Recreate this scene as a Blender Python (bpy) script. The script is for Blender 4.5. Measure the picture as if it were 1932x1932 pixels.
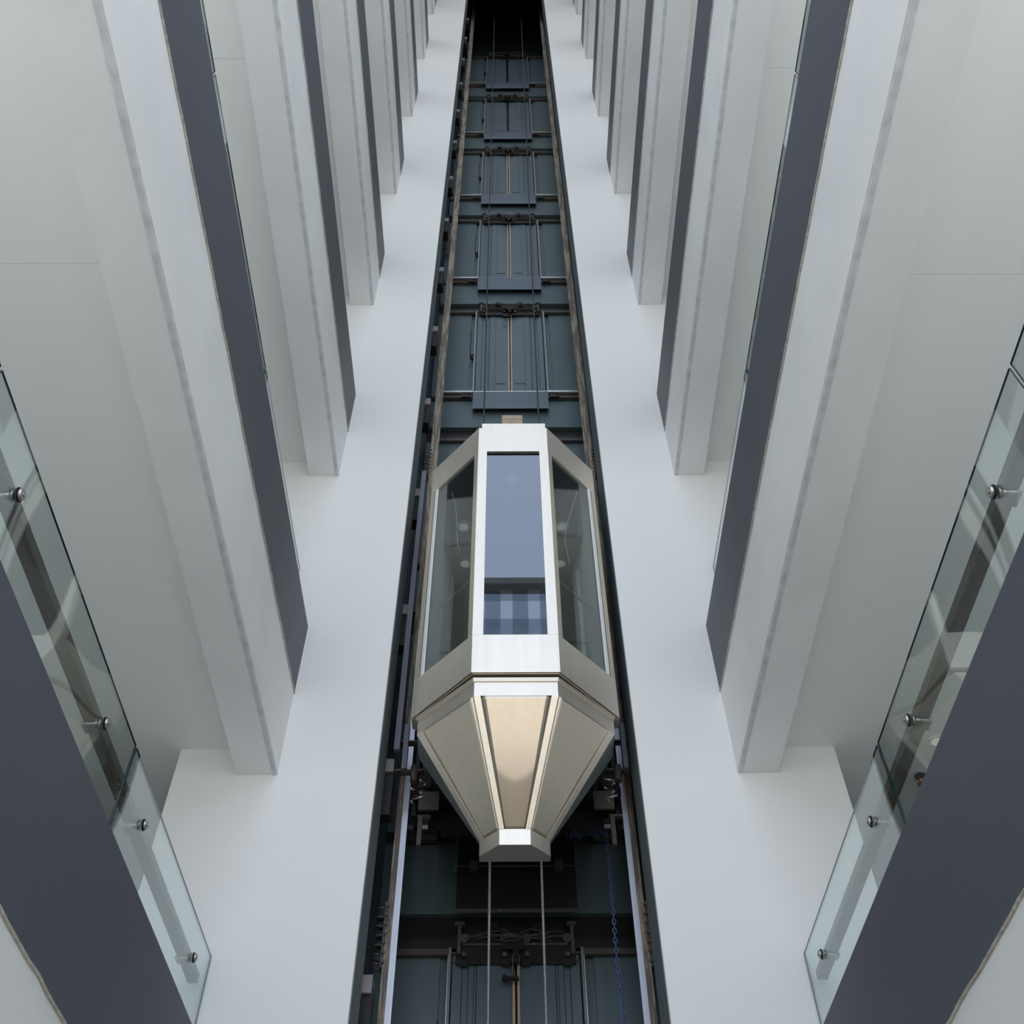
import bpy, math, random
from mathutils import Vector, Matrix
random.seed(7)
for o in list(bpy.data.objects): bpy.data.objects.remove(o)
S = bpy.context.scene

# ------------------------------------------------------------------ camera
PITCH, YAW, ROLL, FPX = 0.890963159, -0.00937461, -0.01016834, 1954.09
def cam_axes():
    f = Vector((0, math.cos(PITCH), math.sin(PITCH))); u = Vector((0, -math.sin(PITCH), math.cos(PITCH))); x = Vector((1, 0, 0))
    Rz = Matrix.Rotation(YAW, 3, 'Z'); f, u, x = Rz @ f, Rz @ u, Rz @ x
    c, s = math.cos(ROLL), math.sin(ROLL)
    return c*x + s*u, -s*x + c*u, f
ax, au, af = cam_axes()
cd = bpy.data.cameras.new('camera'); cam = bpy.data.objects.new('camera', cd); S.collection.objects.link(cam)
M = Matrix((ax, au, -af)).transposed().to_4x4()
cam.matrix_world = M
cd.sensor_width = 36; cd.lens = 36*FPX/1932; cd.clip_start = 0.05; cd.clip_end = 300
S.camera = cam

# ------------------------------------------------------------------ sky and exposure
W = bpy.data.worlds.new('sky'); S.world = W; W.use_nodes = True
nt = W.node_tree; nt.nodes.clear()
wo = nt.nodes.new('ShaderNodeOutputWorld'); bg = nt.nodes.new('ShaderNodeBackground')
tc = nt.nodes.new('ShaderNodeTexCoord'); sx = nt.nodes.new('ShaderNodeSeparateXYZ'); cr = nt.nodes.new('ShaderNodeValToRGB')
mp = nt.nodes.new('ShaderNodeMapRange'); mp.inputs['From Min'].default_value = -1; mp.inputs['From Max'].default_value = 1
nt.links.new(tc.outputs['Generated'], sx.inputs[0]); nt.links.new(sx.outputs['Z'], mp.inputs['Value'])
nt.links.new(mp.outputs[0], cr.inputs[0]); nt.links.new(cr.outputs[0], bg.inputs[0]); nt.links.new(bg.outputs[0], wo.inputs[0])
e = cr.color_ramp.elements
e[0].position = 0.0; e[0].color = (0.90, 0.88, 0.80, 1)
e[1].position = 1.0; e[1].color = (0.68, 0.86, 1.16, 1)
a = e.new(0.47); a.color = (0.90, 0.89, 0.84, 1)
a = e.new(0.53); a.color = (0.86, 0.94, 1.10, 1)
bg.inputs[1].default_value = 2.36
S.view_settings.view_transform = 'Standard'; S.view_settings.look = 'None'; S.view_settings.gamma = 1
S.view_settings.use_curve_mapping = False
S.view_settings.exposure = 0.0

# ------------------------------------------------------------------ materials
def new_mat(name):
    m = bpy.data.materials.new(name); m.use_nodes = True
    return m, m.node_tree, m.node_tree.nodes['Principled BSDF']
def paint(name, col, rough=0.6, var=0.04, scale=2.0, bump=0.0, bscale=60, metal=0.0, stretch=(1, 1, 1), spec=0.5):
    m, t, b = new_mat(name)
    b.inputs['Roughness'].default_value = rough; b.inputs['Metallic'].default_value = metal
    b.inputs['Specular IOR Level'].default_value = spec
    c = t.nodes.new('ShaderNodeTexCoord'); mpg = t.nodes.new('ShaderNodeMapping'); mpg.inputs['Scale'].default_value = stretch
    n = t.nodes.new('ShaderNodeTexNoise'); n.inputs['Scale'].default_value = scale; n.inputs['Detail'].default_value = 5
    r = t.nodes.new('ShaderNodeValToRGB')
    r.color_ramp.elements[0].position = .3; r.color_ramp.elements[1].position = .7
    r.color_ramp.elements[0].color = tuple(max(0, v*(1-var)) for v in col)+(1,)
    r.color_ramp.elements[1].color = tuple(min(1, v*(1+var)) for v in col)+(1,)
    t.links.new(c.outputs['Object'], mpg.inputs[0]); t.links.new(mpg.outputs[0], n.inputs[0])
    t.links.new(n.outputs[0], r.inputs[0]); t.links.new(r.outputs[0], b.inputs['Base Color'])
    if bump:
        n2 = t.nodes.new('ShaderNodeTexNoise'); n2.inputs['Scale'].default_value = bscale; n2.inputs['Detail'].default_value = 4
        bp = t.nodes.new('ShaderNodeBump'); bp.inputs['Strength'].default_value = bump; bp.inputs['Distance'].default_value = .01
        t.links.new(mpg.outputs[0], n2.inputs[0]); t.links.new(n2.outputs[0], bp.inputs['Height']); t.links.new(bp.outputs[0], b.inputs['Normal'])
    return m
def scuffed(name, col, mark, rough=0.6, amount=.68, scale=9, stretch=(1, 1, 1)):
    """paint with sparse scratches or worn patches of another colour"""
    m = paint(name, col, rough, .05, 1.5)
    t = m.node_tree; b = t.nodes['Principled BSDF']; base = b.inputs['Base Color'].links[0].from_socket
    c = t.nodes.new('ShaderNodeTexCoord'); mpg = t.nodes.new('ShaderNodeMapping'); mpg.inputs['Scale'].default_value = stretch
    n = t.nodes.new('ShaderNodeTexNoise'); n.inputs['Scale'].default_value = scale; n.inputs['Detail'].default_value = 8; n.inputs['Roughness'].default_value = .7
    r = t.nodes.new('ShaderNodeValToRGB'); r.color_ramp.elements[0].position = amount; r.color_ramp.elements[1].position = min(1, amount+.04)
    mx = t.nodes.new('ShaderNodeMix'); mx.data_type = 'RGBA'; mx.inputs[7].default_value = mark+(1,)
    t.links.new(c.outputs['Object'], mpg.inputs[0]); t.links.new(mpg.outputs[0], n.inputs[0]); t.links.new(n.outputs[0], r.inputs[0])
    t.links.new(r.outputs[0], mx.inputs[0]); t.links.new(base, mx.inputs[6]); t.links.new(mx.outputs[2], b.inputs['Base Color'])
    return m
def glass(name, tint, gloss_tint=(1, 1, 1), boost=0.0, ior=1.5, rough=0.0, wave=0.0):
    m = bpy.data.materials.new(name); m.use_nodes = True; t = m.node_tree; t.nodes.clear()
    o = t.nodes.new('ShaderNodeOutputMaterial'); mix = t.nodes.new('ShaderNodeMixShader')
    tr = t.nodes.new('ShaderNodeBsdfTransparent'); tr.inputs[0].default_value = tint+(1,)
    gl = t.nodes.new('ShaderNodeBsdfGlossy'); gl.inputs['Color'].default_value = gloss_tint+(1,); gl.inputs['Roughness'].default_value = rough
    fr = t.nodes.new('ShaderNodeFresnel')
    ge = t.nodes.new('ShaderNodeNewGeometry'); io = t.nodes.new('ShaderNodeMapRange')      # same reflectance from either side of the pane
    io.inputs['To Min'].default_value = ior; io.inputs['To Max'].default_value = 1/ior
    t.links.new(ge.outputs['Backfacing'], io.inputs['Value']); t.links.new(io.outputs[0], fr.inputs[0])
    if boost:
        ad = t.nodes.new('ShaderNodeMath'); ad.operation = 'ADD'; ad.use_clamp = True; ad.inputs[1].default_value = boost
        t.links.new(fr.outputs[0], ad.inputs[0]); f = ad.outputs[0]
    else: f = fr.outputs[0]
    if wave:
        c = t.nodes.new('ShaderNodeTexCoord'); n = t.nodes.new('ShaderNodeTexNoise'); n.inputs['Scale'].default_value = 1.6; n.inputs['Detail'].default_value = 0
        bp = t.nodes.new('ShaderNodeBump'); bp.inputs['Strength'].default_value = wave; bp.inputs['Distance'].default_value = .02
        t.links.new(c.outputs['Object'], n.inputs[0]); t.links.new(n.outputs[0], bp.inputs['Height']); t.links.new(bp.outputs[0], gl.inputs['Normal'])
    t.links.new(f, mix.inputs[0]); t.links.new(tr.outputs[0], mix.inputs[1]); t.links.new(gl.outputs[0], mix.inputs[2]); t.links.new(mix.outputs[0], o.inputs[0])
    return m
def emit(name, col, s):
    m, t, b = new_mat(name); b.inputs['Base Color'].default_value = col+(1,)
    b.inputs['Emission Color'].default_value = col+(1,); b.inputs['Emission Strength'].default_value = s
    return m

MAT = dict(
    white=paint('white_wall_paint', (.80, .81, .81), .7, .015, .8),
    beam=scuffed('white_beam_paint', (.84, .85, .85), (.5, .5, .49), .6, .74, 14, (3, .7, 3)),
    soffit=paint('white_ceiling_paint', (.87, .88, .86), .75, .015, .6),
    bead=paint('grey_joint_filler', (.64, .65, .67), .8, .15, 12),
    dark=paint('dark_slate_paint', (.080, .086, .108), .5, .12, 1.2, .15, 8, stretch=(1, .4, 1)),
    lit_arm=paint('mauve_grey_lit_bracket', (.32, .30, .31), .6, .15, 6),  # paler than the other bracket parts, painting the light on the upper arm
    farglass=glass('grey_tinted_glazing', (.74, .77, .80), (1, 1, 1), 0, 1.5),
    smooth=paint('smooth_bronze_steel', (.43, .375, .31), .2, .03, 2, metal=1, stretch=(10, 10, .5)),
    edge=paint('old_beige_paint_edge', (.50, .47, .42), .8, .3, 30),
    floor=paint('beige_stone_floor', (.50, .43, .33), .5, .08, 3),
    glass=glass('green_tinted_glass', (.93, .965, .955), (.95, 1, 1), .02, 1.52, 0, .5),
    gedge=paint('green_glass_edge', (.008, .028, .032), .15, .2, 8),
    steel=paint('polished_steel', (.45, .44, .42), .28, .06, 8, metal=1),
    rail=paint('brown_wood_handrail', (.13, .105, .085), .45, .2, 6, stretch=(4, .4, 4)),
    brushed=paint('brushed_stainless_steel', (.78, .70, .58), .44, .035, 3, .04, 40, metal=1, stretch=(12, 12, .5)),
    satin=paint('satin_stainless_steel', (.83, .755, .66), .42, .03, 2, .03, 40, metal=1, stretch=(12, 12, .5)),
    lip=paint('dark_seam_shadow_gap', (.02, .018, .016), .7, .1, 5),
    shaft=scuffed('blue_grey_shaft_sheet', (.10, .145, .165), (.22, .25, .25), .45, .78, 7),
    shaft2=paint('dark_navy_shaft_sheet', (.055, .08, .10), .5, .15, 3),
    frame=scuffed('dark_green_grey_frame', (.20, .23, .235), (.32, .32, .32), .5, .76, 6, (1, 1, .3)),
    door=scuffed('blue_grey_door_sheet', (.105, .15, .185), (.2, .24, .27), .38, .8, 6, (2, 2, .5)),
    apron=scuffed('slate_blue_apron', (.115, .15, .20), (.2, .22, .23), .4, .8, 10),
    grime=scuffed('oily_black_steel', (.011, .010, .010), (.045, .04, .036), .5, .64, 20),
    grease=scuffed('brown_greased_steel', (.085, .075, .068), (.18, .16, .13), .5, .6, 12, (3, 3, .5)),
    railsteel=scuffed('rusty_guide_rail_steel', (.15, .125, .105), (.35, .30, .225), .55, .49, 7, (5, 5, .35)),
    blade=paint('bright_rail_blade', (.60, .61, .66), .38, .12, 3, metal=.7, stretch=(5, 5, .5)),
    lav=paint('lavender_grey_duct', (.16, .165, .21), .5, .12, 3, stretch=(5, 5, .5)),
    alu=paint('aluminium_sill', (.72, .72, .71), .4, .1, 6, metal=.8),
    brass=paint('pale_tan_door_edge', (.55, .43, .32), .4, .12, 4, stretch=(4, 4, .6)),  # pale tan strip where the door leaves meet, lower landings only
    carton=paint('brown_cardboard', (.42, .34, .25), .85, .08, 8),
    cable=paint('steel_rope', (.10, .10, .10), .5, .2, 30, metal=.5),
    cable2=paint('worn_steel_rope', (.24, .225, .20), .5, .2, 30, metal=.4),
    blue=paint('blue_chain_paint', (.10, .17, .36), .45, .25, 30, metal=.3),
    carglass=glass('blue_mirror_film_glass', (.30, .33, .36), (.78, .79, .83), .10, 1.5),
    sideglass=glass('clear_car_glass', (.66, .72, .70), (1, 1, 1), .03, 1.5),
    inner=paint('grey_car_lining', (.20, .20, .19), .3, .1, 2),
    innerdark=paint('dark_car_lining', (.05, .05, .048), .35, .1, 2),
    gasket=paint('white_rubber_gasket', (.85, .86, .86), .5, .03, 5),
    bulb=emit('warm_frosted_lamp', (.75, .73, .66), .35),
    lampring=paint('white_lamp_ring', (.8, .8, .78), .4, .03, 5),
    copper=paint('brass_sprinkler', (.55, .30, .12), .3, .1, 10, metal=1),
    rubber_and_shade=paint('black_rubber_and_shade', (.007, .007, .007), .7, .1, 10),  # also colours in the shade of the header recesses
)

# ------------------------------------------------------------------ helpers
C = S.collection
KS = 1.0     # size factor used while the lift cabin is modelled
class MB:
    def __init__(s): s.v = []; s.f = []; s.mi = []; s.sm = []
    def quad(s, pts, mi=0, smooth=False):
        i = len(s.v); s.v += [tuple(p) for p in pts]; s.f.append(tuple(range(i, i+len(pts)))); s.mi.append(mi); s.sm.append(smooth)
    def box(s, x0, x1, y0, y1, z0, z1, mi=0, ch=0.0):
        if x0 > x1: x0, x1 = x1, x0
        if y0 > y1: y0, y1 = y1, y0
        if z0 > z1: z0, z1 = z1, z0
        i = len(s.v)
        s.v += [(x, y, z) for z in (z0, z1) for y in (y0, y1) for x in (x0, x1)]
        for q in ((0, 2, 3, 1), (4, 5, 7, 6), (0, 1, 5, 4), (2, 6, 7, 3), (0, 4, 6, 2), (1, 3, 7, 5)):
            s.f.append(tuple(i+k for k in q)); s.mi.append(mi); s.sm.append(False)
        return s
    def prism(s, pts, z0, z1, mi=0):
        """vertical prism over a plan polygon (counter-clockwise seen from above)"""
        n = len(pts); i = len(s.v)
        s.v += [(x, y, z0) for x, y in pts]+[(x, y, z1) for x, y in pts]
        s.f.append(tuple(i+k for k in reversed(range(n)))); s.f.append(tuple(i+n+k for k in range(n))); s.mi += [mi, mi]; s.sm += [False]*2
        for k in range(n):
            l = (k+1) % n; s.f.append((i+k, i+l, i+n+l, i+n+k)); s.mi.append(mi); s.sm.append(False)
        return s
    def hull(s, A, B, mi=0):
        """solid between two rings of the same length"""
        n = len(A); i = len(s.v); s.v += [tuple(p) for p in A]+[tuple(p) for p in B]
        s.f.append(tuple(i+k for k in reversed(range(n)))); s.f.append(tuple(i+n+k for k in range(n))); s.mi += [mi, mi]; s.sm += [False]*2
        for k in range(n):
            l = (k+1) % n; s.f.append((i+k, i+l, i+n+l, i+n+k)); s.mi.append(mi); s.sm.append(False)
        return s
    def slab(s, quad, t, mi=0):
        """a four-cornered plate thickened by t along its normal"""
        q = [Vector(p) for p in quad]; n = (q[1]-q[0]).cross(q[3]-q[0]).normalized()*t
        return s.hull([p+n for p in q][::-1], q[::-1], mi)
    def cyl(s, p0, p1, r, seg=16, mi=0, r1=None, caps=True):
        p0, p1 = Vector(p0), Vector(p1); d = (p1-p0).normalized(); r1 = r if r1 is None else r1
        a = d.orthogonal().normalized(); b = d.cross(a); i = len(s.v)
        for p, rr in ((p0, r), (p1, r1)):
            for k in range(seg):
                t = 2*math.pi*k/seg; s.v.append(tuple(p+rr*(math.cos(t)*a+math.sin(t)*b)))
        for k in range(seg):
            l = (k+1) % seg; s.f.append((i+k, i+l, i+seg+l, i+seg+k)); s.mi.append(mi); s.sm.append(True)
        if caps:
            s.f.append(tuple(i+k for k in reversed(range(seg)))); s.f.append(tuple(i+seg+k for k in range(seg))); s.mi += [mi, mi]; s.sm += [False]*2
        return s
    def tube(s, pts, r, seg=8, mi=0, closed=False):
        pts = [Vector(p) for p in pts]; n = len(pts); i = len(s.v); ref = None
        for k, p in enumerate(pts):
            if closed: d = pts[(k+1) % n]-pts[k-1]
            else: d = pts[min(k+1, n-1)]-pts[max(k-1, 0)]
            d.normalize()
            if ref is None: ref = d.orthogonal().normalized()
            ref = (ref-d*ref.dot(d)).normalized(); b = d.cross(ref)
            for j in range(seg):
                t = 2*math.pi*j/seg; s.v.append(tuple(p+r*(math.cos(t)*ref+math.sin(t)*b)))
        for k in range(n if closed else n-1):
            for j in range(seg):
                a0 = i+k*seg; a1 = i+((k+1) % n)*seg; l = (j+1) % seg
                s.f.append((a0+j, a0+l, a1+l, a1+j)); s.mi.append(mi); s.sm.append(True)
        if not closed:
            s.f.append(tuple(i+j for j in reversed(range(seg)))); s.f.append(tuple(i+(n-1)*seg+j for j in range(seg))); s.mi += [mi, mi]; s.sm += [False]*2
        return s
    def build(s, name, mats, parent=None, origin=None, bevel=0):
        """link as one object. With a parent the mesh is stored relative to the thing's base."""
        if not isinstance(mats, (list, tuple)): mats = [mats]
        if parent is not None:
            base = Vector((0, 0, 0)); p = parent
            while p: base += p.location; p = p.parent
            loc = Vector((0, 0, 0))
        elif origin is not None: base = Vector(origin); loc = base.copy()
        else:
            n = len(s.v); base = Vector((sum(v[0] for v in s.v)/n, sum(v[1] for v in s.v)/n, min(v[2] for v in s.v))); loc = base.copy()
        me = bpy.data.meshes.new(name)
        me.from_pydata([(v[0]*KS-base.x, v[1]*KS-base.y, v[2]*KS-base.z) for v in s.v], [], s.f)
        for m in mats: me.materials.append(MAT[m])
        for p, mi, sm in zip(me.polygons, s.mi, s.sm): p.material_index = mi; p.use_smooth = sm
        me.update()
        o = bpy.data.objects.new(name, me); C.objects.link(o); o.location = loc
        if parent is not None: o.parent = parent
        if bevel:
            b = o.modifiers.new('bevel', 'BEVEL'); b.width = bevel; b.segments = 2; b.limit_method = 'ANGLE'
        return o
def box(*a, mi=0): return MB().box(*a, mi=mi)
def tag(o, label=None, cat=None, group=None, kind=None):
    if label: o['label'] = label
    if cat: o['category'] = cat
    if group: o['group'] = group
    if kind: o['kind'] = kind
    return o
def thing(name, loc, label, cat, group=None):
    o = bpy.data.objects.new(name, None); C.objects.link(o); o.location = loc; o.empty_display_size = .1
    return tag(o, label, cat, group)
def dup(r, loc, label=None, group=None):
    def cp(o, par):
        c = o.copy(); C.objects.link(c)
        if par: c.parent = par
        for ch in o.children: cp(ch, c)
        return c
    n = cp(r, None); n.location = loc
    if label: n['label'] = label
    if group: n['group'] = group
    return n
def structure(o): o['kind'] = 'structure'; return o

# ------------------------------------------------------------------ dimensions (camera eye at z = 0)
H = 3.19                   # storey height
YW = 5.5                   # lift wall
XL, XR = -1.475, 1.490     # balcony faces
ZB = 4.124                 # underside of the beam, storey 0
FL = -1.43                 # ground floor
YF = -4.0                  # far (glazed, open) end of the atrium, behind the camera
XO = 3.6
LEV = list(range(-1, 8))
ORD = ['lowest', 'second lowest', 'third from the bottom', 'fourth from the bottom', 'fifth from the bottom', 'sixth from the bottom', 'seventh from the bottom', 'eighth from the bottom', 'topmost']

# ------------------------------------------------------------------ structure
structure(box(-XO, XO, YF, 9.2, FL-.2, FL).build('floor', 'floor'))
SZT = 25.9                 # top of the shaft opening
w = MB()
for a, b in ((-2.14, -.838), (.86, 2.16)): w.box(a, b, YW, YW+.30, FL, 33)
w.box(-.838, .86, YW, YW+.30, SZT, 33)
structure(w.build('wall_back', 'white'))
# dark lining on the reveal of the opening
tr = MB(); tr.box(-.838, -.832, YW+.004, YW+.34, FL, SZT); tr.box(.854, .86, YW+.004, YW+.34, FL, SZT)
structure(tr.build('trim_1', 'frame'))
# shaft enclosure
sh = MB()
sh.box(-1.25, 1.2, 7.24, 7.34, FL, 33); sh.box(-1.35, -1.25, YW+.30, 7.34, FL, 33); sh.box(1.1, 1.2, YW+.30, 7.24, FL, 33)
sh.box(-1.35, -.838, YW+.30, YW+.34, FL, 33); sh.box(.86, 1.2, YW+.30, YW+.34, FL, 33); sh.box(-1.35, 1.2, YW+.3, 7.34, 33, 33.2)
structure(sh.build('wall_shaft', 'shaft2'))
# galleries: ceilings with board joints, outer walls
JL = [YF, -2.08, -.01, 2.058, 4.133, 6.2, 9.2]
JR = [YF, -1.98, .05, 2.117, 4.18, 6.25, 9.2]
for sgn, xin, J in ((-1, XL-.26, JL), (1, XR+.26, JR)):
    for n in LEV:
        z = ZB+.206+n*H
        c = MB(); c.box(xin, sgn*XO, YF, 9.2, z+.012, z+.62)
        for y0, y1 in zip(J, J[1:]): c.box(xin, sgn*XO, y0+.0007, y1-.0007, z, z+.012)
        structure(c.build('ceiling', 'soffit'))
    # side walls of the galleries, unseen openings added behind the viewer to light the ceilings
    ww = MB()
    for n in [-2]+LEV:
        zf = ZB+.206+.62+n*H
        ww.box(sgn*XO, sgn*(XO+.15), YF, 9.2, zf-.62 if n > -2 else FL, zf+.9)
        ww.box(sgn*XO, sgn*(XO+.15), .6, 9.2, zf+.9, zf+H-.62)
    structure(ww.build('wall_left' if sgn < 0 else 'wall_right', 'soffit'))
structure(box(XL-.26, XR+.26, .2, YW, 27.8, 28.1).build('unseen_roof', 'soffit'))  # slab added out of view to shade the top of the lift wall
br = MB(); br.box(XL, XR, YF-.3, YF, 13.0, 13.35); br.box(XL, XR, YF-.3, YF, 13.75, 14.1); br.box(XL, XR, YF-.3, YF, 14.9, 15.1)
for i in range(6): br.box(XL+i*.533, XL+i*.533+.3, YF-.3, YF, 13.35, 14.9)
br.box(XL, XR, YF-.3, YF, 22.5, 33, mi=1)  # unseen closure added to dim the upper lift wall and shaft
structure(br.build('unseen_wall_front', ['farglass', 'soffit'])); structure(box(XL, XR, YF-.3, YF+.04, 15.1, 15.22).build('trim_2', 'white'))
structure(box(-XO, XO, 9.2, 9.35, FL, 33).build('wall_lobby', 'soffit'))
structure(MB().box(-XO-.15, XL-.26, YF, 9.35, 33, 33.3).box(XR+.26, XO+.15, YF, 9.35, 33, 33.3).box(XL-.26, XR+.26, YW+.3, 9.35, 33.2, 33.4).build('unseen_roof', 'soffit'))
# lobby floor slabs behind the white wall
for n in LEV:
    z = ZB+.206+n*H
    c = MB(); c.box(XL-.26, -1.35, YW+.34, 9.2, z, z+.62); c.box(1.2, XR+.26, YW+.34, 9.2, z, z+.62); c.box(-1.35, 1.2, 7.34, 9.2, z, z+.62)
    structure(c.build('ceiling', 'soffit'))

# ------------------------------------------------------------------ balcony fronts
def balcony(side):
    s = -1 if side == 'left' else 1; xf = XL if s < 0 else XR; z0 = ZB-H
    t = thing('balcony_front', (xf, YW, z0), '', 'balcony', 'balcony fronts up the %s side' % side)
    xi = xf+s*.26; zt = z0+.69
    # white beam with a slight rounding at its lower arris
    m = MB(); pts = [(xf+s*.022, z0), (xi, z0), (xi, z0+1.329), (xf+s*.003, z0+1.329), (xf+s*.003, z0+.7), (xf, z0+.7), (xf, z0+.012), (xf+s*.012, z0+.002)]
    ys = [YW-.001, YF]
    if s < 0: pts = pts[::-1]
    m.hull([(x, ys[1], z) for x, z in pts], [(x, ys[0], z) for x, z in pts]); m.build('white_beam', 'beam', t)
    # filler bead along the arris
    b = MB(); N = 60
    A = []
    for k in range(N+1):
        y = YW-.002+(YF-YW)*k/N*.55; j = random.uniform(-.0015, .0015)
        A.append(((xf+s*(.030+j), y, z0-.003), (xf+s*.006, y, z0-.004), (xf-s*.003, y, z0+.010+j), (xf+s*.02, y, z0+.012)))
    for k in range(N):
        for j in range(4):
            l = (j+1) % 4; q = [A[k][j], A[k+1][j], A[k+1][l], A[k][l]]
            b.quad(q if s < 0 else q[::-1])
    b.build('joint_bead', 'bead', t)
    # dark painted band with a hand-cut lower edge
    d = MB(); N = 90; yy = [YW-.0015+(YF-YW)*k/N for k in range(N+1)]; zz = [zt+random.uniform(-.005, .005) for _ in yy]
    xo = xf-s*.004
    for k in range(N):
        q = [(xo, yy[k], zz[k]), (xo, yy[k+1], zz[k+1]), (xo, yy[k+1], z0+1.331), (xo, yy[k], z0+1.331)]
        d.quad(q if s > 0 else q[::-1])
        q = [(xo, yy[k], zz[k]), (xf+s*.003, yy[k], zz[k]), (xf+s*.003, yy[k+1], zz[k+1]), (xo, yy[k+1], zz[k+1])]
        d.quad(q if s > 0 else q[::-1])
    e_ = MB(); e_.tube([(xo-s*.0005, y, z-.003) for y, z in zip(yy, zz)], .0055, 6); e_.build('paint_edge', 'edge', t)
    q = [(xo, YW-.0015, z0+1.331), (xo, YF, z0+1.331), (xi, YF, z0+1.331), (xi, YW-.0015, z0+1.331)]
    d.quad(q if s > 0 else q[::-1])
    d.build('dark_band', 'dark', t)
    return t
for side in ('left', 'right'):
    proto = balcony(side); xf = proto.location.x
    for i, n in enumerate(LEV):
        lab = '%s balcony front, white beam with slate band, %s' % (side, ORD[i])
        if n == -1: lab = 'dark slate balcony front with white lower edge, filling the bottom %s corner' % side
        if n == 0: lab = 'big white and slate balcony front on the %s, ending beside the lift car' % side
        if n == -1: proto['label'] = lab
        else: dup(proto, (xf, YW, ZB+n*H), lab)

# ------------------------------------------------------------------ glass panels with stand-off brackets, handrails
PAN = [(3.678, 5.487, (5.167, 3.999)), (1.752, 3.662, (3.300, 2.127)), (-.18, 1.736, (1.35, .18))]
PW = ['nearest the white lift wall', 'second from the lift wall', 'third from the lift wall']
def panel(side, k, n, full):
    s = -1 if side == 'left' else 1; xg = -1.63 if s < 0 else 1.64
    y0, y1, br = PAN[k]; z1 = 2.905+(n+1)*H; z0 = z1-.637
    t = thing('glass_panel', (xg, (y0+y1)/2, z0), '', 'glass panel', 'clear glass railing panels on the %s' % side)
    g = MB(); g.box(xg-.004, xg+.004, y0, y1, z0, z1)
    # box() faces: bottom, top, y0, y1, x0, x1
    g.mi = [1, 1, 1, 1, 0, 0]
    g.build('pane', ['glass', 'gedge'], t)
    if full:
        for y in br:
            zc = z1-.175
            q = thing('standoff_bracket', (0, 0, 0), None, None); q.location = Vector((xg, y, zc))-t.location; q.parent = t
            MB().cyl((xg-s*.006, y, zc), (xg-s*.010, y, zc), .026, 24).build('washer', 'rubber_and_shade', q)
            MB().cyl((xg-s*.010, y, zc), (xg-s*.024, y, zc), .023, 24, r1=.019).cyl((xg-s*.024, y, zc), (xg-s*.027, y, zc), .008, 6).build('cap', 'steel', q)
            MB().cyl((xg+s*.006, y, zc), (xg+s*.016, y, zc), .016, 20).cyl((xg+s*.016, y, zc), (xg+s*.088, y, zc), .0075, 12).cyl((xg+s*.084, y-.004, zc), (xg+s*.088, y+.065, zc+.006), .0075, 12).cyl((xg+s*.086, y+.04, zc), (xg+s*.07, y+.04, zc+.025), .006, 10).build('rod', 'steel', q)
    return t
for side in ('left', 'right'):
    for k in range(3):
        p0 = None
        for n in (-1, 0, 1, 2, 3):
            lab = 'glass railing panel, %s balcony on the %s, %s' % (ORD[n+1], side, PW[k])
            if n == -1: p0 = panel(side, k, n, True); p0['label'] = lab; continue
            if n == 0: p0 = panel(side, k, n, False); p0['label'] = lab; pz = p0.location.z
            else: dup(p0, (p0.location.x, p0.location.y, pz+n*H), lab)
    s = -1 if side == 'left' else 1; xg = -1.63 if s < 0 else 1.64
    hr = box(xg+s*.026, xg+s*.082, -1.2, 5.45, 2.737, 2.785).build('handrail', 'rail', bevel=.003)
    tag(hr, 'brown square handrail running behind the %s glass railing panels' % side, 'handrail')

# small fittings on the lowest right ceiling, seen through the glass
t = thing('ceiling_light', (2.815, 5.429, ZB+.206), 'small round recessed ceiling light seen through the right glass railing', 'ceiling light')
MB().cyl((2.815, 5.429, 4.31), (2.815, 5.429, 4.33), .05, 32).build('ring', 'lampring', t); MB().cyl((2.815, 5.429, 4.305), (2.815, 5.429, 4.312), .034, 32).build('lens', 'bulb', t)
t = thing('fire_sprinkler', (2.806, 5.812, 4.33), 'small brass sprinkler head on the ceiling behind the right glass railing', 'sprinkler')
MB().cyl((2.806, 5.812, 4.32), (2.806, 5.812, 4.33), .038, 24).build('rose', 'rubber_and_shade', t)
MB().cyl((2.806, 5.812, 4.27), (2.806, 5.812, 4.32), .016, 16).cyl((2.806, 5.812, 4.262), (2.806, 5.812, 4.27), .036, 20).build('head', 'copper', t)

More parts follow.
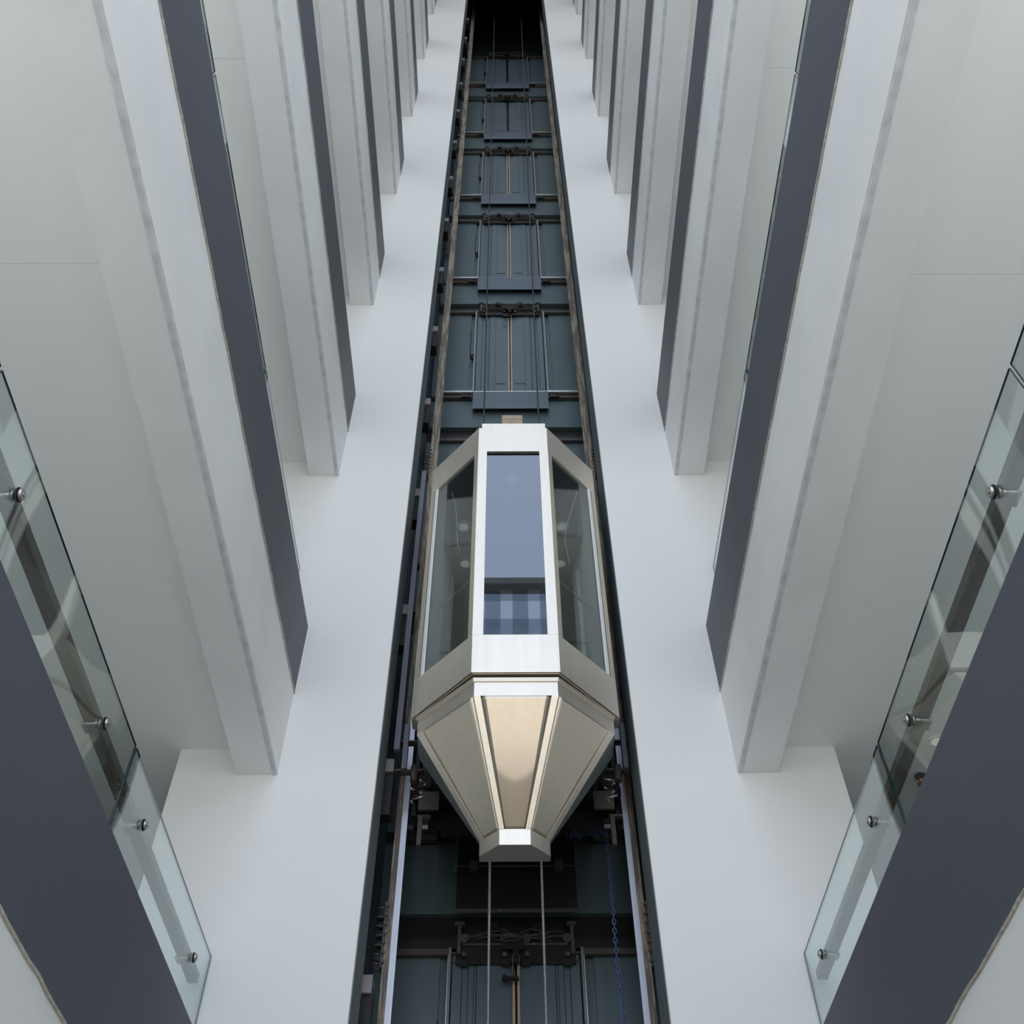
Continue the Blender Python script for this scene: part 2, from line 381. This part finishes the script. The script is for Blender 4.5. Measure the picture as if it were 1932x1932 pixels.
# ------------------------------------------------------------------ lift landings in the shaft
def landing(k_style, full=True):
    """origin at the sill line; z below is relative to the sill, x centre .062"""
    cx = .062; O = Vector((cx, 7.09, 0))
    t = thing('landing_door', O, '', 'lift landing door', 'landing doors up the lift shaft')
    # fixed wall sheets around the door
    m = MB()
    m.box(-.95, -.478, 7.15, 7.2, 0, 2.17); m.box(.618, .95, 7.15, 7.2, 0, 2.17)
    m.box(-.478, -.42, 7.185, 7.2, 0, 2.17); m.box(.545, .618, 7.185, 7.2, 0, 2.17)
    m.box(-.95, -.94, 7.13, 7.15, 0, 2.17)
    m.build('wall_sheet', 'shaft', t)
    m = MB(); m.box(-.95, 1.0, 7.14, 7.2, -.71, -.125); m.box(-.30, .42, 7.2, 7.22, -.7, 0)
    m.build('fascia_sheet', 'shaft', t)
    # jamb bars
    m = MB(); m.box(-.418, -.398, 7.10, 7.17, 0, 2.20); m.build('jamb', 'frame', t)
    m = MB(); m.box(.526, .546, 7.10, 7.17, 0, 2.20); m.build('jamb', 'frame', t)
    m = MB(); m.box(-.422, -.418, 7.095, 7.11, 0, 2.14); m.build('jamb_edge', 'alu', t)
    m = MB(); m.box(.546, .550, 7.095, 7.11, 0, 2.14); m.build('jamb_edge', 'alu', t)
    # the two door leaves with folded stiffeners
    for s in (-1, 1):
        a, b = (.012, .452)
        X = lambda v: cx+s*v
        m = MB(); m.box(X(a+.012), X(b), 7.15, 7.17, .035, 2.17)
        m.box(X(.20), X(.275), 7.135, 7.15, .05, 2.19); m.box(X(.30), X(.335), 7.143, 7.15, .05, 2.16); m.box(X(.385), X(b), 7.14, 7.15, .05, 2.16)
        m.box(X(.06), X(.195), 7.143, 7.15, .3, 2.1)
        o = m.build('door_leaf', 'door', t)
        MB().box(X(a-.004), X(a+.014), 7.125, 7.165, .0, 2.22).build('door_edge', 'brass' if k_style else 'grime', o)
        g = MB()
        for xx, wd in ((.198, .006), (.278, .005), (.296, .004), (.338, .004), (.380, .006)): g.box(X(xx), X(xx+wd), 7.148, 7.1495, .04, 2.17)
        g.build('fold_line', 'lip', o)
        # hanger plate, rollers, bolts
        h = MB(); h.box(X(.03), X(.43), 7.11, 7.125, 2.08, 2.25)
        for xx in (.07, .37): h.box(X(xx-.03), X(xx+.03), 7.095, 7.11, 2.06, 2.11)
        h.build('hanger_plate', 'grime', o)
        for xx in (.08, .37):
            MB().cyl((X(xx), 7.06, 2.25), (X(xx), 7.10, 2.25), .032, 16).cyl((X(xx), 7.05, 2.25), (X(xx), 7.06, 2.25), .012, 8).build('roller', 'grease', o)
            MB().cyl((X(xx), 7.07, 2.135), (X(xx), 7.10, 2.135), .018, 12).build('roller', 'grease', o)
        MB().box(X(.02), X(.452), 7.145, 7.155, .01, .03).build('guide_slot', 'rubber_and_shade', o)
    # header: recess coloured black for its shade, track bars
    m = MB(); m.box(-.95, .93, 7.19, 7.2, 2.17, 2.48); m.build('header_recess', 'rubber_and_shade', t)
    m = MB(); m.box(-.80, -.42, 7.10, 7.14, 2.145, 2.19); m.box(-.42, .545, 7.125, 7.14, 2.165, 2.18); m.box(.545, .93, 7.10, 7.14, 2.145, 2.19)
    m.box(-.42, .545, 7.128, 7.14, 2.105, 2.115)
    m.build('track_bar', 'grease', t)
    m = MB(); m.box(-.80, .93, 7.12, 7.16, 2.20, 2.275); m.build('header_beam', 'grime', t)
    m = MB(); m.box(-.32, .44, 7.08, 7.11, 2.205, 2.22); m.box(-.36, .48, 7.085, 7.1, 2.27, 2.282); m.build('roller_track', 'grease', t)
    for xx in (-.345, .47):
        m = MB(); m.box(xx-.012, xx+.012, 7.07, 7.1, 2.14, 2.37); m.box(xx-.035, xx+.035, 7.06, 7.1, 2.35, 2.375)
        for dx in (-.02, 0, .02): m.cyl((xx+dx, 7.05, 2.36), (xx+dx, 7.07, 2.36), .005, 8)
        m.build('header_post', 'grease', t)
    for xx in (-.10, .22):
        m = MB(); m.box(xx-.035, xx+.035, 7.05, 7.12, 2.29, 2.36); m.cyl((xx, 7.04, 2.325), (xx, 7.06, 2.325), .02, 12); m.build('pulley_block', 'grime', t)
    # interlock with arms and wires
    m = MB(); m.box(-.03, .12, 7.05, 7.1, 2.16, 2.24); m.box(cx-.022, cx+.022, 7.04, 7.09, 2.06, 2.24)
    for i in range(4): m.cyl((cx+(-.012 if i % 2 else .012), 7.03, 2.09+.05*(i//2)), (cx+(-.012 if i % 2 else .012), 7.05, 2.09+.05*(i//2)), .005, 8)
    m.box(cx-.10, cx+.02, 7.05, 7.08, 1.94, 1.96); m.cyl((cx-.08, 7.04, 1.95), (cx-.08, 7.08, 1.95), .02, 14); m.cyl((cx-.02, 7.04, 1.94), (cx-.01, 7.06, 2.10), .006, 8)
    m.build('door_lock', 'grime', t)
    rr = random.Random(3); m = MB()
    for i in range(5):
        x0 = rr.uniform(-.3, .0); x1 = rr.uniform(.15, .42); zz = rr.uniform(2.22, 2.32)
        m.tube([(x0+(x1-x0)*q/8, 7.04+.01*math.sin(q*1.3+i), zz+.018*math.sin(q*1.1+i*2)) for q in range(9)], .0035, 5)
    m.build('cable', 'grease', t)
    # sill and apron
    m = MB(); m.box(-.80, -.42, 7.06, 7.14, -.036, 0); m.box(.54, .93, 7.06, 7.14, -.036, 0); m.box(-.42, .54, 7.07, 7.14, -.01, .004); m.build('sill', 'alu', t)
    m = MB(); m.box(-.80, -.42, 7.09, 7.14, -.115, -.035); m.box(.54, .93, 7.09, 7.14, -.115, -.035); m.box(-.80, -.42, 7.07, 7.09, -.06, -.05); m.box(.54, .93, 7.07, 7.09, -.06, -.05)
    m.build('sill_angle', 'grease', t)
    for xx in (-.50, .62):
        m = MB(); m.box(xx-.06, xx+.06, 7.07, 7.10, -.13, -.04); m.cyl((xx+.03, 7.06, -.08), (xx+.03, 7.07, -.08), .01, 8); m.build('sill_bracket', 'grime', t)
    m = MB(); m.box(-.41, .535, 7.045, 7.055, -.36, -.05); m.box(-.41, .535, 7.05, 7.13, -.06, -.05); m.hull([(-.41, 7.055, -.42), (.535, 7.055, -.42), (.535, 7.065, -.42), (-.41, 7.065, -.42)], [(-.41, 7.045, -.36), (.535, 7.045, -.36), (.535, 7.055, -.36), (-.41, 7.055, -.36)])
    m.build('apron', 'apron', t)
    # release cable and bracket in the left recess, scribbled mark on the right sheet
    m = MB(); m.box(-.475, -.425, 7.15, 7.17, 1.0, 1.06); m.hull([(-.445, 7.15, .93), (-.425, 7.15, .93), (-.425, 7.17, .93), (-.445, 7.17, .93)], [(-.475, 7.15, 1.0), (-.425, 7.15, 1.0), (-.425, 7.17, 1.0), (-.475, 7.17, 1.0)])
    m.tube([(-.478, 7.145, 1.7), (-.48, 7.142, 1.3), (-.478, 7.145, 1.0)], .004, 6)
    m.tube([(-.478, 7.14, .76), (-.45, 7.13, .79), (-.425, 7.14, .80)], .004, 6); m.tube([(-.478, 7.14, .70), (-.45, 7.13, .705), (-.425, 7.14, .73)], .003, 6)
    m.build('release_latch', 'rubber_and_shade', t)
    return t
names = {-3: 'landing door at the bottom of the picture, below the lift car', -2: 'landing door in deep shade right behind the lift car cone', -1: 'landing door hidden behind the glass of the lift car',
         0: 'first landing door above the lift car, with pale tan centre edges', 1: 'second landing door above the lift car, blue grey sheet', 2: 'third landing door above the lift car, thin pale centre line',
         3: 'fourth landing door above the lift car, dark centre gap', 4: 'topmost landing door, under the black top of the shaft'}
pA = landing(True); pB = landing(False)
for k in range(-3, 5):
    loc = (pA.location.x, pA.location.y, 11.187+H*k)
    src = pA if k < 3 else pB
    if k in (-3, 3): src.location = loc; src['label'] = names[k]
    else: dup(src, loc, names[k])

# ------------------------------------------------------------------ guide rails, brackets, joint plates
def guide_rail(side):
    s = -1 if side == 'left' else 1; f0, f1, b1 = (-.781, -.741, -.701) if s < 0 else (.900, .860, .822)
    t = thing('guide_rail', ((f0+b1)/2, 6.3, FL), 'tall rust streaked steel guide rail on the %s side of the lift shaft' % side, 'guide rail')
    m = MB(); m.box(f0, f0-s*.012, 6.275, 6.345, FL, 31); m.box(f0-s*.012, f1, 6.288, 6.322, FL, 31)
    m.build('flange', 'railsteel', t)
    m = MB(); m.box(f1, b1, 6.29, 6.31, FL, 6.2); m.build('polished_blade', 'blade', t)
    m = MB(); m.box(f1, b1, 6.29, 6.31, 6.2, 31); m.build('rusty_blade', 'railsteel', t)
    zs = [3.45+5.1*i for i in range(-1, 6)]
    for z in zs:
        j = MB(); xo = f0+s*.012; j.box(f0, xo, 6.24, 6.36, z-.22, z+.22)
        for i in range(7):
            for yy in (6.26, 6.34): j.cyl((xo, yy, z-.19+i*.063), (xo+s*.05, yy, z-.19+i*.063), .009, 8)
        for i in range(7): j.cyl((f0-s*.004, 6.225, z-.19+i*.063), (f0-s*.004, 6.24, z-.19+i*.063), .011, 8)
        j.build('joint_plate', 'grease', t)
    return t
guide_rail('left'); guide_rail('right')
def bracket(side):
    s = -1 if side == 'left' else 1; xi = -.808 if s < 0 else .922; xo = -1.25 if s < 0 else 1.1
    t = thing('rail_bracket', (xi, 6.15, 0), '', 'bracket', 'steel brackets holding the %s guide rail' % side)
    MB().box(xi, xo, 6.08, 6.16, .0, .10).box(xi, xo, 6.08, 6.24, .095, .11).build('upper_arm', 'lit_arm', t)
    MB().box(xi, xo, 6.08, 6.18, -.36, -.27).build('lower_arm', 'grime', t)
    MB().hull([(xi, 6.1, -.3), (xi+s*.09, 6.1, -.3), (xi+s*.09, 6.25, -.3), (xi, 6.25, -.3)][::s], [(xi, 6.1, .05), (xi+s*.05, 6.1, .05), (xi+s*.05, 6.25, .05), (xi, 6.25, .05)][::s]).build('web', 'grime', t)
    return t
CNT = ['first', 'second', 'third', 'fourth', 'fifth', 'sixth', 'seventh', 'eighth', 'ninth', 'tenth', 'eleventh', 'twelfth', 'thirteenth', 'fourteenth', 'fifteenth', 'sixteenth']
bz = [2.99+1.595*i for i in range(0, 15)]
for side in ('left', 'right'):
    b0 = bracket(side)
    for i, z in enumerate(bz):
        where = 'lowest in view' if i == 0 else ('second, beside the lift car cone' if i == 1 else CNT[i]+' from the picture bottom')
        lab = 'dark steel bracket at the %s guide rail, %s' % (side, where)
        if i == 0: b0.location.z = z; b0['label'] = lab
        else: dup(b0, (b0.location.x, b0.location.y, z), lab)

# ------------------------------------------------------------------ ropes
def rope(x0, y0, z0, x1, y1, z1, r, m, lab, nm='hoist_rope'):
    t = thing(nm, (x0, y0, z0), lab, 'rope'); o = MB().tube([(x0+(x1-x0)*i/12, y0, z0+(z1-z0)*i/12) for i in range(13)], r, 8).build('strand', m, t); return t
rope(-.235, 6.25, 7.52, -.235, 6.25, 31, .009, 'cable', 'thin dark steel rope rising above the lift car, left one')
rope(.352, 6.25, 7.52, .40, 6.25, 31, .009, 'cable', 'thin dark steel rope rising above the lift car, right one')
rope(-.1035, 5.61, FL, -.1035, 5.61, 3.56, .008, 'cable2', 'pale steel rope hanging below the lift car, left one', 'hanging_rope')
rope(.209, 5.61, FL, .209, 5.61, 3.56, .008, 'cable2', 'pale steel rope hanging below the lift car, right one', 'hanging_rope')

# ------------------------------------------------------------------ lift car
CX = .066
KS = .924
car = thing('lift_car', (CX*KS, 6.1*KS, 3.87*KS), 'faceted stainless steel panoramic lift car with glass sides and tapering base', 'lift')
def ring(hw, yf, hs, ys, yb=None):
    """plan outline: front face, two 45 degree faces, back"""
    r = [(CX-hw, yf), (CX+hw, yf), (CX+hs, ys)]
    if yb: r += [(CX+hs, yb), (CX-hs, yb)]
    return r+[(CX-hs, ys)]
def off(r, d):
    """shrink a front outline inwards by d"""
    (a, b, c, *_), last = r, r[-1]
    k = math.tan(math.radians(22.5))*d
    return [(a[0]+k*1, a[1]+d), (b[0]-k, b[1]+d), (c[0]-d*.8, c[1]+d*.25), (last[0]+d*.8, last[1]+d*.25)]
FH, FY, SH, SY = .312, 5.408, .757, 5.900
P = ring(FH, FY, SH, SY)   # 4 points a b c d
def band(name, z0, z1, hw=FH, yf=FY, hs=SH, ys=SY, th=.035, mat='satin', yb=6.02):
    """three plates joined at the mitres plus short side returns"""
    k = th*.4142
    out = [(CX-hs, yb), (CX-hs, ys), (CX-hw, yf), (CX+hw, yf), (CX+hs, ys), (CX+hs, yb)]
    inn = [(CX-hs+th, yb), (CX-hs+th, ys+k), (CX-hw+k, yf+th), (CX+hw-k, yf+th), (CX+hs-th, ys+k), (CX+hs-th, yb)]
    m = MB()
    for i in range(5):
        q = [out[i], out[i+1], inn[i+1], inn[i]]
        m.prism(q, z0, z1)
    return m.build(name, mat, car, bevel=.0015)
ZG0, ZG1, ZC0, ZC1 = 5.279, 7.556, 4.914, 7.925
band('lower_band', ZC0, ZG0); band('upper_band', ZG1, ZC1)
# bottom lip of the car, thin groove, recessed lower ring
band('lip', ZC0-.004, ZC0+.02, FH-.012, FY+.014, SH-.014, SY+.010, .07, 'brushed')
band('groove', ZC0-.06, ZC0, FH-.03, FY+.036, SH-.06, SY-.01, .03, 'lip')
band('base_ring', 4.712, 4.835, .289, 5.420, .700, 5.832, .02, 'satin')
band('base_ring_flange', 4.835, 4.87, .296, 5.412, .712, 5.830, .03, 'brushed')
# stiles
def stile(p, q, w0, w1, z0, z1, th=.03, mat='satin', name='stile'):
    """upright strip on the face from plan point p to q, between distances w0 and w1 from p"""
    p, q = Vector(p), Vector(q); d = (q-p).normalized(); n = Vector((-d.y, d.x))
    if n.y < 0: n = -n
    a, b = p+d*w0, p+d*w1
    return MB().prism([a, b, b+n*th, a+n*th] if (b-a).x*n.y-(b-a).y*n.x > 0 else [a, a+n*th, b+n*th, b], z0, z1).build(name, mat, car)
a, b, c, d = P
stile(a, b, .0, .078, ZG0, ZG1); stile(b, a, .0, .078, ZG0, ZG1)
Ls = (Vector(d)-Vector(a)).length
for p, q in ((a, d), (b, c)):
    stile(p, q, 0, .050, ZG0, ZG1, mat='brushed'); stile(p, q, Ls-.055, Ls, ZG0, ZG1, mat='brushed', name='corner_stile')
    stile(p, q, Ls-.075, Ls-.064, ZG0, ZG1, .012, 'gasket', 'gasket'); stile(p, q, Ls-.063, Ls-.056, ZG0, ZG1, .02, 'rubber_and_shade', 'gasket_line')
    stile(p, q, Ls-.092, Ls-.085, ZG0, ZG1, .016, 'gasket', 'gasket')
    # glass
    pv, qv = Vector(p), Vector(q); dd = (qv-pv).normalized(); n = Vector((-dd.y, dd.x)); n = n if n.y > 0 else -n
    A, B = pv+dd*.045+n*.014, pv+dd*(Ls-.05)+n*.014
    MB().prism([A, B, B+n*.008, A+n*.008] if (B-A).x*n.y-(B-A).y*n.x > 0 else [A, A+n*.008, B+n*.008, B], ZG0-.01, ZG1+.01).build('side_pane', 'sideglass', car)
    # handrail inside this face
    C0, C1 = pv+dd*.05+n*.09, pv+dd*(Ls-.06)+n*.09
    MB().cyl((C0.x, C0.y, 6.03), (C1.x, C1.y, 6.03), .014, 12).cyl((C1.x, C1.y, 6.03), (C1.x-n.x*.08, C1.y-n.y*.08, 6.03), .012, 10).build('handrail', 'steel', car)
MB().box(CX-FH+.07, CX+FH-.07, FY+.014, FY+.022, ZG0-.01, ZG1+.01).build('front_pane', 'carglass', car)
MB().box(CX-FH+.078, CX+FH-.078, FY+.004, FY+.014, ZG1-.03, ZG1-.012).build('glazing_bead', 'lip', car)
MB().cyl((CX-.25, FY+.1, 6.05), (CX+.25, FY+.1, 6.05), .014, 12).build('handrail', 'steel', car)
# side walls behind the glass, back wall with doors, floor, ceiling
hb = .60
m = MB()
for s in (-1, 1):
    m.prism([(CX+s*SH-s*.02, 6.0), (CX+s*SH, 6.0), (CX+s*(hb+.02), 6.12), (CX+s*hb, 6.12)][::s], ZC0, ZC1)
    m.box(CX+s*hb, CX+s*(hb+.02), 6.12, 6.93, ZC0, ZC1)
m.build('side_wall', 'inner', car)
m = MB(); m.box(CX-hb, CX+hb, 6.90, 6.93, ZC0, ZC1); m.build('back_wall', 'innerdark', car)
for s in (-1, 1): MB().box(CX+s*.01, CX+s*.46, 6.885, 6.90, ZC0+.2, ZG1-.15).build('inner_door', 'inner', car)
inn = [(CX-FH+.02, FY+.04), (CX+FH-.02, FY+.04), (CX+SH-.04, SY+.02), (CX+SH-.04, 6.0), (CX+hb, 6.12), (CX+hb, 6.93), (CX-hb, 6.93), (CX-hb, 6.12), (CX-SH+.04, 6.0), (CX-SH+.04, SY+.02)]
MB().prism(inn, ZC0+.02, ZC0+.12).build('car_floor', 'grime', car)
MB().prism(inn, ZG1+.0, ZG1+.05).build('car_ceiling', 'innerdark', car)
MB().prism(inn, ZC1-.03, ZC1).build('car_roof', 'brushed', car)
for x, y in ((.056, 5.72), (-.40, 6.28), (.53, 6.28), (-.40, 6.75), (.53, 6.75)):
    o = MB().cyl((x, y, ZG1-.012), (x, y, ZG1), .072, 28).build('ceiling_lamp', 'lampring', car); MB().cyl((x, y, ZG1-.014), (x, y, ZG1-.011), .045, 24).build('lamp_lens', 'bulb', o)
# pale curved tubes standing in for reflections in the side panes
for pts in ([(-.50, 5.86, 7.54), (-.46, 5.9, 7.40), (-.44, 5.95, 7.2), (-.43, 6.0, 6.98), (-.41, 6.03, 6.9)], [(.66, 5.86, 7.54), (.62, 5.88, 7.42), (.56, 5.93, 7.2), (.52, 5.98, 7.02), (.55, 6.0, 6.7)]):
    MB().tube(pts, .006, 8).build('reflection_line', 'gasket', car)
# control panel in the car
MB().box(CX+hb-.03, CX+hb, 6.35, 6.6, ZC0+1.0, ZC0+2.1).build('control_panel', 'brushed', car)
# roof edge plate, crossbeam of the sling
MB().box(CX-.285, CX+.30, FY+.02, FY+.045, ZC1, ZC1+.10).build('roof_edge', 'satin', car)
# tapering base: front and side faces with raised border strips
T = [(CX-.289, 5.420, 4.712), (CX+.289, 5.420, 4.712), (CX+.700, 5.832, 4.712), (CX-.700, 5.832, 4.712)]
BX = .053
B_ = [(BX-.103, 5.905, 3.985), (BX+.103, 5.905, 3.985), (BX+.236, 6.039, 3.985), (BX-.236, 6.039, 3.985)]
def lerp(p, q, t): return Vector(p)*(1-t)+Vector(q)*t
def cone_face(tp, tq, bp, bq, ws, name, outmat, bow=0.0, wt=(.055, .055)):
    """tp,bp left edge; tq,bq right edge; bordered panel with a bowed field"""
    lt, lb = (Vector(tq)-Vector(tp)).length, (Vector(bq)-Vector(bp)).length
    n = (Vector(tq)-Vector(tp)).cross(Vector(bp)-Vector(tp)).normalized()   # points outwards?
    if n.y > 0: n = -n
    A = [lerp(tp, tq, wt[0]/lt), lerp(tp, tq, 1-wt[1]/lt)]; Bq = [lerp(bp, bq, wt[0]*.75/lb), lerp(bp, bq, 1-wt[1]*.75/lb)]
    g = MB(); NU, NV = 12, 40
    def pt(u, v):
        p = lerp(lerp(A[0], A[1], u), lerp(Bq[0], Bq[1], u), v)
        return p+n*((bow*math.sin(math.pi*v) if bow < 0 else bow*(-1.6*max(0, v-.55-.10*(1-(2*u-1)**2))/.45))*(1 if bow > 0 else 1-(2*u-1)**2)-.001)
    for i in range(NU):
        for j in range(NV):
            g.quad([pt(i/NU, j/NV), pt(i/NU, (j+1)/NV), pt((i+1)/NU, (j+1)/NV), pt((i+1)/NU, j/NV)], 0, True)
    import bmesh
    o = g.build(name, outmat, car)
    bm = bmesh.new(); bm.from_mesh(o.data); bmesh.ops.remove_doubles(bm, verts=bm.verts, dist=1e-5); bmesh.ops.recalc_face_normals(bm, faces=bm.faces); bm.to_mesh(o.data); bm.free()
    so = o.modifiers.new('thick', 'SOLIDIFY'); so.thickness = .004; so.offset = 0
    for q in ([tp, A[0], Bq[0], bp], [A[1], tq, bq, Bq[1]]):
        q = [Vector(p) for p in q]
        MB().hull([p+n*.002 for p in q], [p-n*.01 for p in q]).build('border_strip', 'satin', car)
    return o
cone_face(T[0], T[1], B_[0], B_[1], 0, 'front_base_panel', 'smooth', .010, (.045, .045))
cone_face(T[3], T[0], B_[3], B_[0], 0, 'side_base_panel', 'brushed', -.010, (.05, .012))
cone_face(T[1], T[2], B_[1], B_[2], 0, 'side_base_panel', 'brushed', -.010, (.012, .05))
# small ring at the foot, back plate of the base
m = MB(); r = [(BX-.236, 6.101), (BX-.236, 6.039), (BX-.103, 5.905), (BX+.103, 5.905), (BX+.236, 6.039), (BX+.236, 6.101)]
m.prism(r, 3.87, 3.99); m.build('foot_cap', 'satin', car, bevel=.002)
MB().hull([(CX-.70, 5.85, 4.712), (CX+.70, 5.85, 4.712), (CX+.70, 6.10, 4.712), (CX-.70, 6.10, 4.712)], [(BX-.232, 6.05, 3.99), (BX+.232, 6.05, 3.99), (BX+.232, 6.10, 3.99), (BX-.232, 6.10, 3.99)]).build('base_back', 'frame', car)
KS = 1.0
MB().box(CX-.57, CX+.57, 6.42, 6.95, 4.62, 7.2).build('entrance_body', 'innerdark', car)
MB().box(CX-.72, CX+.72, 6.2, 6.4, 7.38, 7.52).build('crosshead', 'grime', car)
for s in (-1, 1): MB().box(CX+s*.70, CX+s*.73, 6.2, 6.4, 4.3, 7.5).build('sling_upright', 'grime', car)
# sling bolster, platform underside, safety gear and roller guides
MB().box(CX-.74, CX+.74, 6.18, 6.42, 4.42, 4.66).build('bolster', 'grime', car)
MB().hull([(CX-.62, 6.3, 4.25), (CX+.62, 6.3, 4.25), (CX+.62, 6.9, 4.75), (CX-.62, 6.9, 4.75)], [(CX-.62, 6.3, 4.40), (CX+.62, 6.3, 4.40), (CX+.62, 6.9, 4.9), (CX-.62, 6.9, 4.9)]).build('platform_brace', 'grime', car)
MB().box(CX-.58, CX+.58, 6.12, 6.92, 4.76, 4.92).build('platform', 'grime', car)
MB().box(-.372, .512, 6.955, 6.965, 4.03, 4.70).box(-.372, .512, 6.953, 6.957, 4.0, 4.03, mi=1).build('toe_guard', ['grime', 'grease'], car)
g = MB().cyl((-.36, 6.93, 4.36), (.50, 6.93, 4.36), .007, 8)
for xx in (-.25, .39): g.box(xx-.03, xx+.03, 6.915, 6.95, 4.33, 4.40).cyl((xx-.01, 6.90, 4.35), (xx-.01, 6.915, 4.35), .01, 8).cyl((xx+.012, 6.90, 4.38), (xx+.012, 6.915, 4.38), .01, 8)
g.build('toe_guard_rod', 'grease', car)
for s in (-1, 1):
    x = CX+s*.66
    g = MB(); g.box(x-.06, x+.06, 6.08, 6.20, 4.42, 4.56); g.box(x-.05, x+.05, 6.06, 6.09, 4.36, 4.42)
    o = g.build('roller_guide', 'grime', car)
    MB().cyl((x-.06, 6.09, 4.40), (x+.07, 6.09, 4.40), .042, 20).build('roller', 'grime', o)
    MB().box(x-s*.055-.07, x-s*.055+.07, 6.05, 6.07, 4.245, 4.39).build('cover_plate', 'grease', o)
    MB().cyl((x+s*.06, 6.05, 4.47), (x+s*.06, 6.05, 4.60), .028, 14).build('spring', 'grease', o)
    mm = MB()
    for i in range(6): mm.cyl((x+random.uniform(-.05, .08)*s, 6.03, 4.30+.035*i), (x+random.uniform(-.05, .06)*s, 6.06, 4.30+.035*i), .008, 8)
    mm.build('bolt', 'blade', o)
    MB().box(x-.02, x+.07, 6.10, 6.14, 4.22, 4.235).box(x+.0*s-.015, x+.015, 6.1, 6.13, 4.0, 4.22).build('guide_shoe', 'grease', o)
    # lavender grey side duct running beside the car
    xs = -.790 if s < 0 else .905
    MB().box(xs-.02, xs+.022, 5.99, 6.03, 4.71 if s < 0 else 4.62, 8.05).build('side_duct', 'lav', car)
    MB().box(xs-.015-s*.06, xs+.02-s*.06, 6.0, 6.05, 4.55, 4.95).build('duct_end', 'lav', car)
    MB().box(xs-s*.0, xs-s*.20, 6.04, 6.1, 4.56, 4.575).box(xs, xs-s*.2, 6.04, 6.1, 4.82, 4.83).build('shelf_plate', 'grease', car)

# cardboard box on the car roof
KS = .924
t = thing('cardboard_box', (CX*KS, 5.66*KS, ZC1*KS), 'small brown cardboard box standing on top of the lift car', 'box')
MB().box(CX-.10, CX+.095, 5.58, 5.72, ZC1, ZC1+.47).build('carton', 'carton', t); MB().box(CX-.103, CX+.098, 5.577, 5.6, ZC1+.40, ZC1+.42).build('tape', 'carton', t)
KS = 1.0

# ------------------------------------------------------------------ blue chain
t = thing('chain', (.73, 6.6, 2.4), 'long blue painted link chain hanging from under the lift car on the right', 'chain')
def link(m, c, ang, L=.050, Wd=.034, r=.0052):
    c = Vector(c); ex = Vector((math.cos(ang), math.sin(ang), 0)); pts = []
    for k in range(14):
        th = 2*math.pi*k/14; cx, sz = math.cos(th), math.sin(th)
        pts.append(c+ex*(cx*(Wd/2-r))+Vector((0, 0, (L/2-Wd/2)*(1 if sz > 0 else -1)+sz*(Wd/2-r))))
    m.tube(pts, r, 6, closed=True)
z = 2.4; i = 0
while z < 4.42:
    m = MB(); x = .735-.01*max(0, (z-2.8)/1.5)+.004*math.sin(z*5)
    link(m, (x, 6.6, z), math.radians(8 if i % 2 else 82)); z += .034; i += 1
    m.build('link', 'blue', t)
for i in range(26):
    m = MB(); link(m, (.72-.012*i*.9+random.uniform(-.01, .01), 6.58+random.uniform(-.02, .02), 4.43+random.uniform(-.04, .05)+.02*math.sin(i)), random.uniform(0, 3.1)); m.build('link', 'blue', t)
